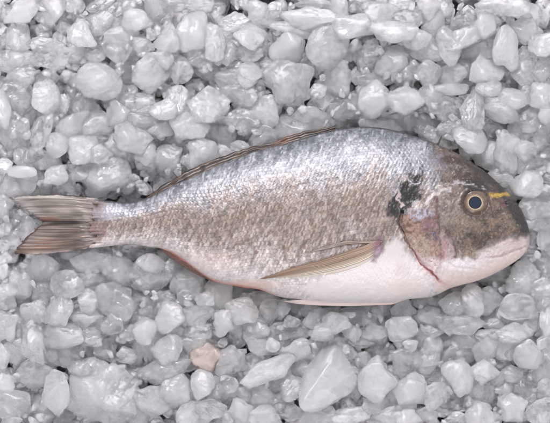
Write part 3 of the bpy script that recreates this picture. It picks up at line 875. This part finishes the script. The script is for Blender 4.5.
# ------------------------------------------------------------------ ice: where each piece lies
# per tile of the photo: origin, then  x y a b angle layer kind  (tile units, 4.976 to a photo pixel)
CHUNKS = """
@0 0
100 60 75 48 -30 3 f|262 40 55 72 0 2 f|90 188 48 58 0 2 f|405 165 58 60 0 3 f|75 300 90 50 0 2 f|265 280 100 62 -12 3 c|390 270 50 45 0 1 f|470 290 42 42 0 2 f|525 225 35 45 0 1 f|500 115 60 50 -20 2 f|240 388 45 40 0 1 c|110 390 60 45 0 2 f|490 405 108 85 20 3 f|340 80 45 40 0 0 c|200 225 45 35 0 1 c|20 150 22 25 0 1 c|370 15 45 35 -40 2 f|500 25 60 30 -20 2 c|20 60 30 40 0 0 c
@110 0
125 100 52 45 0 3 f|30 110 45 45 0 1 c|60 190 70 50 -20 2 f|50 260 60 50 0 2 f|160 225 52 35 0 2 f|200 170 28 22 40 2 f|290 190 58 65 0 3 f|245 295 55 50 30 3 f|410 150 75 95 -10 3 f|525 210 42 80 0 3 f|240 40 60 65 0 2 c|100 40 55 40 0 1 c|400 25 95 35 0 2 f|345 345 58 60 0 2 f|200 370 92 92 0 3 f|60 350 50 50 0 1 c|450 280 60 50 0 2 f|490 340 55 50 0 1 f|520 70 40 40 0 0 c
@220 0
75 110 65 42 -10 2 f|275 42 28 28 0 3 f|210 70 60 55 0 2 f|150 180 70 60 0 3 f|430 90 130 50 5 3 f|370 145 100 30 10 2 f|335 245 82 75 -20 3 f|250 210 42 55 20 1 c|145 270 60 45 0 2 f|155 370 55 55 0 3 f|75 340 40 35 0 1 c|235 320 32 32 0 2 c|30 260 50 60 0 2 f|540 225 112 110 0 3 f|400 300 55 45 0 1 f|335 405 122 108 0 3 f|475 340 45 40 0 0 c|60 395 70 45 0 2 f|130 25 30 25 0 1 c|450 15 80 20 0 2 f|70 225 28 30 0 1 c
@330 0
100 130 100 55 0 3 f|250 60 90 55 -10 2 f|400 90 75 55 -20 2 c|300 160 120 50 0 3 f|430 195 60 40 0 3 f|190 290 65 75 0 1 c|310 300 75 80 0 2 f|500 240 80 60 10 2 f|370 375 60 50 0 2 f|480 370 60 60 0 2 f|220 395 80 30 0 1 c|30 395 65 90 0 2 f|490 40 45 50 0 3 f|520 130 50 80 0 2 f|180 25 70 35 0 1 f|350 20 60 25 0 1 c|40 50 40 50 0 2 f
@440 0
310 30 110 42 0 3 f|430 60 65 45 20 2 f|430 145 70 60 15 2 f|130 110 70 70 0 2 c|215 120 55 60 10 3 f|325 240 70 108 0 3 f|195 250 75 70 0 2 c|235 350 75 70 0 3 f|50 230 60 85 0 3 f|520 215 65 50 -30 3 f|440 275 50 40 0 1 f|420 370 55 55 0 2 f|120 330 50 50 0 1 c|60 370 60 45 0 2 f|510 330 45 60 0 2 c|345 375 35 35 0 0 c|510 90 30 40 0 1 c|120 190 80 40 -20 3 f|20 40 35 50 0 2 c
@0 85
100 60 85 80 0 2 c|230 55 60 72 0 3 f|15 120 32 80 0 3 f|75 230 70 85 0 2 c|35 235 38 45 0 1 c|305 95 38 42 0 1 c|400 85 70 80 0 1 c|375 210 85 55 -40 2 f|200 250 40 95 20 3 c|280 300 48 50 0 3 f|410 320 58 65 0 3 f|500 340 42 40 0 3 f|490 190 70 60 0 2 f|270 160 50 40 0 1 c|165 160 45 45 0 0 c|45 350 45 50 0 0 c|130 370 50 50 0 2 c|240 385 60 40 0 2 c|500 270 50 40 0 1 c|20 400 35 30 0 2 c|410 405 60 25 0 1 c
@110 85
145 95 80 48 20 2 c|50 150 60 60 0 2 f|30 60 50 60 0 1 f|190 190 85 50 10 2 f|265 120 55 45 0 3 f|335 80 50 65 0 2 f|395 200 95 75 15 3 f|490 95 100 85 0 3 f|110 260 85 70 20 3 f|240 215 60 35 0 2 f|340 290 75 50 20 1 c|465 340 60 62 0 3 f|525 240 45 40 0 1 f|175 330 45 60 0 2 f|180 385 50 40 0 2 f|285 370 60 60 0 2 f|75 350 45 45 0 1 c|-35 455 135 100 0 3 f|15 290 30 40 0 2 f|530 330 30 30 0 1 f|400 400 40 30 0 2 f|350 395 30 40 0 1 c|500 290 40 30 0 0 c
@220 85
110 170 85 50 10 2 f|95 40 80 55 0 2 f|225 130 55 65 0 2 f|215 265 60 60 0 2 f|105 320 45 35 0 2 f|20 340 45 35 0 2 f|330 210 110 60 0 1 f|470 170 100 60 0 1 f|60 250 50 40 0 0 c|150 240 40 30 0 0 c|30 270 40 60 0 1 c|510 80 50 40 0 1 f|490 30 35 30 0 2 f
@330 85
225 70 75 85 0 3 f|375 75 80 62 0 3 f|90 100 70 60 0 1 f|260 200 100 40 10 1 f|380 170 90 45 0 1 c|150 130 35 45 0 0 c|500 60 50 60 0 2 f|470 190 60 60 0 1 c|30 160 45 60 0 1 f|520 110 40 30 0 2 f|500 240 50 40 20 1 c
@440 85
50 120 70 75 -10 2 c|160 120 48 85 0 3 c|60 20 70 25 0 2 f|240 10 55 38 0 3 f|285 120 85 50 30 3 f|350 75 65 48 -5 3 f|230 210 60 45 0 1 c|150 270 70 55 30 3 f|90 230 60 50 0 2 f|330 330 50 85 0 3 f|245 360 58 60 -30 2 f|400 225 55 75 0 2 c|420 130 60 50 0 1 f|470 170 70 50 -20 2 f|500 250 60 80 0 2 c|420 330 48 42 0 3 f|425 395 45 40 0 2 f|490 380 35 35 0 1 c|20 220 28 30 0 2 f|45 280 50 35 0 1 c|140 320 40 40 0 1 f|510 50 50 55 0 3 f|440 50 40 40 0 2 f|200 160 40 50 0 0 c|500 320 50 45 0 1 f|525 140 30 45 0 3 f
@440 170
300 30 50 45 0 2 f|430 60 65 60 0 3 f|350 90 35 60 0 2 f|480 130 65 45 0 1 f|480 190 75 50 0 2 f|470 240 55 55 0 2 f|465 330 35 50 0 1 c|520 330 30 60 0 2 c|440 385 35 30 0 1 c|530 100 25 25 0 1 c|520 230 30 40 0 2 c|450 290 30 30 0 1 c
@0 170
60 80 80 75 0 2 f|20 180 40 50 0 2 f|110 10 60 25 0 3 f|190 60 50 60 0 1 c|280 25 48 40 0 3 f|215 80 45 40 0 1 f|320 100 50 35 0 1 c|150 290 55 55 0 2 f|90 240 45 40 0 0 c|50 290 40 50 0 0 c|20 300 25 30 0 2 f|60 350 40 40 0 1 c|130 60 50 50 0 2 f|390 20 40 30 0 2 f|10 385 30 30 0 3 f|200 412 45 25 0 2 f|470 405 50 30 0 1 f|350 415 45 25 0 2 f
@0 253
222 75 68 58 20 3 c|100 160 55 58 0 2 f|330 155 65 60 -15 3 c|450 40 80 50 0 2 f|320 50 55 50 0 0 c|215 180 60 60 0 1 f|290 280 62 68 10 3 f|450 235 50 52 -20 3 f|180 290 65 50 0 2 c|30 190 45 35 0 3 f|20 235 50 40 0 2 f|10 90 25 35 0 3 c|25 30 28 30 0 3 f|140 80 45 45 0 1 c|450 140 80 50 0 2 f|520 60 35 50 0 2 f|30 360 50 65 0 2 f|85 370 35 60 0 1 c|300 380 90 55 0 2 c|420 320 80 50 0 2 f|525 220 40 60 0 3 c|520 350 40 45 0 2 c|460 395 50 30 0 2 f|370 385 45 40 0 2 c|130 220 60 30 0 0 c|200 310 30 30 0 3 f|168 432 50 104 0 3 q
@110 253
35 90 75 80 0 2 f|40 240 85 82 10 3 c|205 110 90 80 0 2 f|205 50 58 38 0 3 f|295 85 28 42 0 2 f|385 150 75 75 0 2 f|525 200 75 75 0 3 f|300 320 60 65 0 3 f|400 230 65 45 0 2 c|270 240 50 45 0 1 f|200 300 50 45 0 1 f|130 330 50 45 0 1 f|175 390 50 52 0 3 f|60 310 55 40 -20 2 c|10 355 45 45 0 3 c|90 400 40 30 0 2 f|430 310 75 50 0 2 f|420 385 70 40 0 2 f|520 300 50 55 0 1 f|160 240 60 40 0 0 c|470 230 40 30 0 3 f|320 390 55 45 0 2 f
@220 253
15 350 40 55 0 3 f|110 290 65 55 0 3 f|250 300 58 58 0 2 c|310 280 32 40 0 2 f|210 230 60 35 -10 1 f|100 190 60 35 0 0 c|180 370 60 55 0 2 f|360 340 35 25 0 2 f|400 390 60 40 0 1 f|300 390 70 40 0 1 f|490 330 65 45 0 2 f|510 390 45 40 0 3 f|380 280 60 40 0 0 f|450 280 45 35 0 1 f|90 380 50 40 0 1 c
@330 253
130 310 85 60 0 1 f|30 350 60 45 0 3 f|370 275 55 50 0 2 f|260 290 50 45 0 1 f|360 375 62 48 -10 3 f|220 390 60 35 0 2 f|110 400 40 35 0 2 f|500 320 60 50 0 2 f|470 250 60 35 0 1 f|530 250 40 35 0 1 f|480 400 60 35 0 2 f|270 370 45 40 0 0 c|430 320 30 30 0 1 c|190 330 40 40 0 1 c
@440 253
410 115 75 85 0 3 f|160 230 45 70 0 3 f|65 260 62 55 0 2 f|250 240 60 60 0 2 f|120 340 90 60 0 2 f|390 265 80 55 0 3 c|380 330 60 40 0 2 c|520 70 50 60 0 1 c|510 180 55 45 0 2 f|520 250 45 40 0 2 c|450 350 40 60 10 2 c|370 395 75 40 0 3 f|270 340 60 40 0 1 f|540 340 35 60 0 3 f|240 410 50 25 0 2 f|30 350 50 50 0 2 f|330 200 50 30 0 0 c|110 190 50 40 0 1 f|270 110 70 40 -20 1 f|20 210 35 30 0 1 f|440 15 40 25 0 1 c
@0 338
10 100 32 55 0 3 f|75 70 60 60 0 2 f|310 -10 95 55 0 3 f|355 75 55 55 0 2 c|260 85 45 45 0 1 c|175 180 75 60 0 2 f|20 235 40 50 0 3 f|50 330 90 70 -15 3 c|280 270 60 100 0 3 c|500 270 175 155 0 3 b|395 155 50 35 0 3 c|200 370 90 90 0 1 c|440 60 40 40 0 0 c|110 220 50 45 0 0 c|455 15 45 25 0 2 f|520 50 50 50 0 1 c|60 410 40 30 0 2 c|330 400 60 40 0 0 c|40 20 30 20 0 0 c
@110 338
185 30 52 55 0 2 c|285 60 65 58 -15 3 f|415 35 70 45 -10 2 f|275 165 128 68 -25 2 f|335 265 82 78 10 3 f|455 235 50 60 10 3 f|480 100 70 70 0 2 p|530 260 40 40 0 2 f|210 320 75 60 10 3 f|130 370 65 55 20 2 c|80 85 45 35 0 1 f|130 180 45 40 0 0 f|490 355 70 40 10 3 c|390 380 50 50 0 3 f|500 170 55 50 0 1 f|40 370 45 35 0 2 f|280 340 35 50 0 2 f|375 100 35 30 0 1 c|200 270 55 25 0 3 f|220 405 40 20 0 1 f|120 265 25 25 0 2 f|450 400 50 30 0 2 f
@220 338
50 110 75 60 0 2 f|240 165 140 55 -25 3 f|375 70 70 45 -35 2 f|200 35 60 45 0 2 f|265 35 30 30 0 3 f|410 155 45 45 0 1 c|300 230 60 45 0 1 f|365 250 50 55 0 3 c|185 300 60 55 0 2 c|100 290 50 40 0 2 f|105 370 50 55 0 3 f|235 390 70 45 10 3 f|340 370 60 40 0 2 c|45 230 40 35 0 3 c|30 270 50 30 0 2 f|527 225 168 118 -50 3 o|500 50 70 60 0 1 f|390 400 40 35 0 0 c|480 405 80 40 0 2 f|150 240 40 30 0 0 c|300 310 55 35 0 1 f|30 400 35 30 0 2 f|20 160 35 40 0 2 f
@330 338
235 205 92 108 0 3 f|385 120 62 60 0 2 c|400 40 30 25 0 3 f|395 255 75 65 0 3 f|480 120 55 70 0 2 f|520 290 50 55 0 3 c|155 105 35 32 0 1 c|80 70 45 50 0 1 f|230 330 60 45 0 2 f|110 385 70 35 0 2 f|60 405 45 18 0 3 f|280 390 60 40 0 2 f|385 400 55 35 0 3 f|480 385 45 35 0 2 c|120 230 25 60 0 0 c|510 40 45 45 0 2 f|520 200 45 35 0 1 c|320 300 40 50 0 1 c|150 20 60 25 0 1 f|240 70 40 35 0 0 c|30 20 50 30 0 1 f|380 345 45 30 0 2 f
@440 338
90 200 70 80 0 3 f|220 170 58 50 0 3 f|195 280 60 55 0 2 c|195 390 60 60 0 3 f|90 400 50 30 0 2 c|320 240 50 45 -20 2 f|355 345 60 60 10 3 f|415 250 50 50 0 2 c|440 80 60 60 0 3 f|495 365 55 60 0 3 c|330 50 55 50 0 2 f|100 80 80 50 0 1 f|225 60 50 70 0 2 f|360 180 50 35 0 2 c|280 210 40 40 0 2 c|500 190 50 60 0 2 c|530 90 30 45 0 2 f|525 25 35 30 0 3 f|520 260 35 50 0 2 f|20 230 40 60 0 2 c|40 330 60 50 0 0 c|270 400 35 30 0 1 c|435 160 40 30 0 1 c|100 20 90 40 0 1 f|430 310 30 30 0 0 c|30 100 40 40 0 1 f|310 110 40 30 0 0 c
"""

S_T = 4.976
pieces = []
for blk in CHUNKS.strip().split("@")[1:]:
    head, rest = blk.split("\n", 1)
    ox, oy = map(float, head.split())
    for e in rest.replace("\n", "|").split("|"):
        if not e.strip(): continue
        x, y, a, b, ang, lay, kind = e.split()
        pieces.append(dict(x=ox + float(x) / S_T, y=oy + float(y) / S_T, a=float(a) / S_T, b=float(b) / S_T, ang=float(ang), lay=int(lay), k=kind))

def fish_clear(p):
    """signed distance of a piece's centre to the fish outline (positive inside)"""
    P = np.array([p['x']]); Q = np.array([p['y']])
    d, _ = seg_dist(P, Q, SIL + [SIL[0]])
    return float(d[0]) if inside(P, Q, SIL)[0] else -float(d[0])
TAILPOLY = [(99,198),(60,192),(9,197),(32,214),(44,222),(23,241),(13,254),(60,254),(99,247)]
pieces = [p for p in pieces if fish_clear(p) < 2]
pieces = [p for p in pieces if not (inside(np.array([p['x']]), np.array([p['y']]), TAILPOLY)[0])]

r0 = np.random.RandomState(5)
TOPZ = {3: 11.0, 2: 1.5, 1: -8.0, 0: -18.0}
for i, p in enumerate(pieces):
    big = max(p['a'], p['b'])
    c = 0.56 * min(p['a'], p['b']) + 2.0
    zt = TOPZ[p['lay']] + r0.uniform(-1.5, 1.5) + (4 if big > 20 else 0)
    d = fish_clear(p)
    dt, _ = seg_dist(np.array([p['x']]), np.array([p['y']]), TAILPOLY + [TAILPOLY[0]])
    if d > -big * 1.05: zt = min(zt, 3.0)
    if d > -big * 0.6: zt = min(zt, -4.0)
    if dt[0] < big * 1.1: zt = min(zt, 2.0)
    if dt[0] < big * 0.5: zt = min(zt, -3.0)
    p['c'] = c; p['z'] = zt - c
    p['seed'] = i
    p['area'] = p['a'] * p['b'] * (1.0 if p['lay'] >= 2 else 0.55 if p['lay'] == 1 else 0.3)

order = sorted(pieces, key=lambda p: -p['area'])
single = order[:300]; rest = order[300:]

# ---- labels: what each piece looks like, then where it can be found
TOPX = lambda x: float(np.interp(x, [8, 50, 99] + [t[0] for t in TOP[3:]] + [550], [197, 192, 198] + [t[1] for t in TOP[3:]] + [240]))
BOTX = lambda x: float(np.interp(x, [12, 50, 99] + [t[0] for t in BOT[3:]] + [550], [254, 254, 247] + [t[1] for t in BOT[3:]] + [240]))
PARTS_UP = [(0, 40, "tail fin's upper tip"), (40, 85, "tail fin"), (85, 135, "tail stalk"), (135, 190, "dorsal fin's rear end"), (190, 250, "dorsal fin's middle"),
            (250, 310, "dorsal fin's front"), (310, 370, "highest back"), (370, 425, "fish's shoulder"), (425, 480, "fish's forehead"), (480, 560, "snout")]
PARTS_DN = [(0, 45, "tail fin's lower tip"), (45, 90, "tail fin"), (90, 140, "tail stalk"), (140, 195, "anal fin"), (195, 250, "rear belly"), (250, 300, "pectoral fin's tip"),
            (300, 350, "belly"), (350, 405, "pelvic fin's base"), (405, 455, "gill cover"), (455, 500, "lower jaw"), (500, 560, "snout")]
def where(p):
    x, y = p['x'], p['y']
    if x > 500 and 180 <= y <= 262: return "right of the snout"
    if x < 40 and 190 <= y <= 262: return "left of the tail fin"
    ym = (TOPX(x) + BOTX(x)) / 2
    if y < ym:
        n = [q[2] for q in PARTS_UP if q[0] <= x < q[1]][0]
        f = y / TOPX(x)
        if y < 28: return "at the top edge above the " + n
        if TOPX(x) - y < 30: return "just above the " + n
        return ("far" if f < 0.5 else "midway") + " above the " + n
    n = [q[2] for q in PARTS_DN if q[0] <= x < q[1]][0]
    f = (y - BOTX(x)) / (423 - BOTX(x))
    if y > 396: return "at the bottom edge below the " + n
    if y - BOTX(x) < 28: return "just below the " + n
    return ("midway" if f < 0.55 else "far") + " below the " + n
def look(p):
    if p['k'] == 'b': return "huge rough white ice block"
    if p['k'] == 'o': return "big smooth egg-shaped frosted ice lump"
    if p['k'] == 'p': return "salmon-pink stained ice lump"
    if p['k'] == 'q': return "clear upright capsule-shaped ice piece"
    ar = p['a'] * p['b']
    sz = "large" if ar > 210 else "small" if ar < 85 else "medium"
    fin = "clear" if p['k'] == 'c' else "frosted"
    q = p['a'] / p['b']
    sh = "wide" if q > 1.3 else "tall" if q < 0.77 else "round"
    return " ".join(f"{sz} {sh} {fin} ice chunk".split())
cells = {}
for p in single:
    p['lab'] = look(p) + " " + where(p)
    cells.setdefault(p['lab'], []).append(p)
ORD = ["", "second ", "third ", "fourth ", "fifth "]
for lab, ps in cells.items():
    if len(ps) == 1: continue
    xs = [q['x'] for q in ps]; ys = [q['y'] for q in ps]
    hor = (max(xs) - min(xs)) >= (max(ys) - min(ys))
    ps.sort(key=lambda q: q['x'] if hor else q['y'])
    n = len(ps)
    for i, q in enumerate(ps):
        if i == 0: w = "leftmost" if hor else "upper"
        elif i == n - 1: w = "rightmost" if hor else "lower"
        elif n == 3: w = "middle"
        else: w = ORD[i].strip() + ("-from-left" if hor else "-from-top")
        q['lab'] = w + " " + q['lab']

KM = {'f': M_FROST, 'c': M_CLEAR, 'p': M_PINK, 'q': M_CLEAR, 'b': M_FROST, 'o': M_FROST}
GROW = 1.30
def rot_scale(p):
    ang = -math.radians(p['ang'])
    g = GROW if p['a'] * p['b'] < 160 else GROW - 0.20 * min(1, (p['a'] * p['b'] - 160) / 150)
    return ang, (p['a'] * S * g, p['b'] * S * g, p['c'] * S)

for p in single:
    rr = np.random.RandomState(900 + p['seed'])
    if p['k'] == 'b': k = 3
    elif p['k'] in 'oq': k = 0 if p['k'] == 'o' else 5
    else: k = int(rr.choice([i for i in range(64) if i not in (0, 3, 5)]))
    o = bpy.data.objects.new("ice_chunk", base_mesh(k, M_MILKY if (p["k"] == "f" and (p["lay"] < 2 or p["area"] > 330 or (p["lay"] == 2 and p["seed"] % 3))) else KM[p['k']]))
    COL.objects.link(o)
    ang, scl = rot_scale(p)
    o.location = px(p['x'], p['y'], p['z'] * S)
    # a turn by half circles keeps the outline's extent but shows another face
    o.rotation_euler = (math.pi * rr.randint(0, 2) + rr.uniform(-.3, .3), rr.uniform(-.3, .3), ang + math.pi * rr.randint(0, 2))
    o.scale = scl
    o["label"] = p['lab']; o["category"] = "ice chunk"; o["group"] = "loose ice chunks the fish lies on"

# ---- the countless small bits between, beneath and beyond them: one mass of crushed ice
def make_mass():
    Vs = []; Fs = []; base = 0; MI = []; cur = [0]
    V3 = [chunk_shape(500 + k, ICO3, craggy=(k % 3) / 2.0) for k in range(24)]
    def put(x, y, z, a, b, c, ang, rr, Vb, ico):
        nonlocal base
        ca, sa = math.cos(ang), math.sin(ang)
        q = rr.randn(4) * 0.15 + np.array([1, 0, 0, 0]); 
        V = Vb * np.array([a, b, c]) * S
        V = np.stack([V[:, 0] * ca - V[:, 1] * sa, V[:, 0] * sa + V[:, 1] * ca, V[:, 2]], 1)
        V = V + np.array(px(x, y, z * S))
        MI.append(np.full(len(ico[1]), cur[0], np.int32)); Vs.append(V); Fs.append(ico[1] + base); base += len(V)
    cur[0] = 1
    for p in rest:
        rr = np.random.RandomState(2000 + p['seed'])
        k = rr.randint(40, 64)
        put(p['x'], p['y'], p['z'], p['a'] * GROW, p['b'] * GROW, p['c'], -math.radians(p['ang']), rr, BASES[k], ICO4)
    rr = np.random.RandomState(77)
    cur[0] = 0
    # beneath: fill
    for lay, (z, step, r_lo, r_hi) in enumerate([(-25, 15, 8, 12), (-40, 17, 10, 15)]):
        for gx in np.arange(-150, 700, step):
            for gy in np.arange(-130, 555, step):
                x = gx + rr.uniform(-.5, .5) * step; y = gy + rr.uniform(-.5, .5) * step
                zz = z + rr.uniform(-4, 4)
                if lay == 0:
                    P = dict(x=x, y=y); d = fish_clear(P)
                    if d > -4: continue
                    if rr.rand() < 0.12: continue
                a = rr.uniform(r_lo, r_hi); b = a * rr.uniform(0.65, 1.0)
                put(x, y, zz - b * 0.5, a, b, b * rr.uniform(.7, 1), rr.uniform(0, 6.28), rr, V3[rr.randint(24)], ICO3)
    # small chips and shards scattered between the larger pieces
    cur[0] = 1
    for q in range(1500):
        x = rr.uniform(-15, 565); y = rr.uniform(-15, 438)
        d = fish_clear(dict(x=x, y=y))
        if d > -7: continue
        if inside(np.array([x]), np.array([y]), [(110,190),(60,184),(0,188),(36,222),(4,262),(60,262),(110,256)])[0]: continue
        a = rr.uniform(2.5, 6.0); b = a * rr.uniform(0.4, 0.9)
        put(x, y, rr.uniform(-15, 0.5), a, b, b * rr.uniform(.5, 1), rr.uniform(0, 6.28), rr, V3[rr.randint(24)], ICO3)
    cur[0] = 0
    # beyond the frame: a loose bed at the same height
    for gx in np.arange(-150, 700, 22):
        for gy in np.arange(-130, 555, 22):
            x = gx + rr.uniform(-7, 7); y = gy + rr.uniform(-7, 7)
            if -12 < x < 562 and -12 < y < 435: continue
            a = rr.uniform(10, 18); b = a * rr.uniform(.65, 1)
            put(x, y, rr.uniform(-16, -6), a, b, b * .85, rr.uniform(0, 6.28), rr, V3[rr.randint(24)], ICO3)
    o = link_mesh("crushed_ice", np.concatenate(Vs), np.concatenate(Fs), M_BED)
    o.data.materials.append(M_CHIP)
    o.data.polygons.foreach_set("material_index", np.concatenate(MI))
    o["kind"] = "stuff"
    o["label"] = "mass of smaller crushed ice filling the gaps beneath the larger chunks"
    o["category"] = "crushed ice"
make_mass()
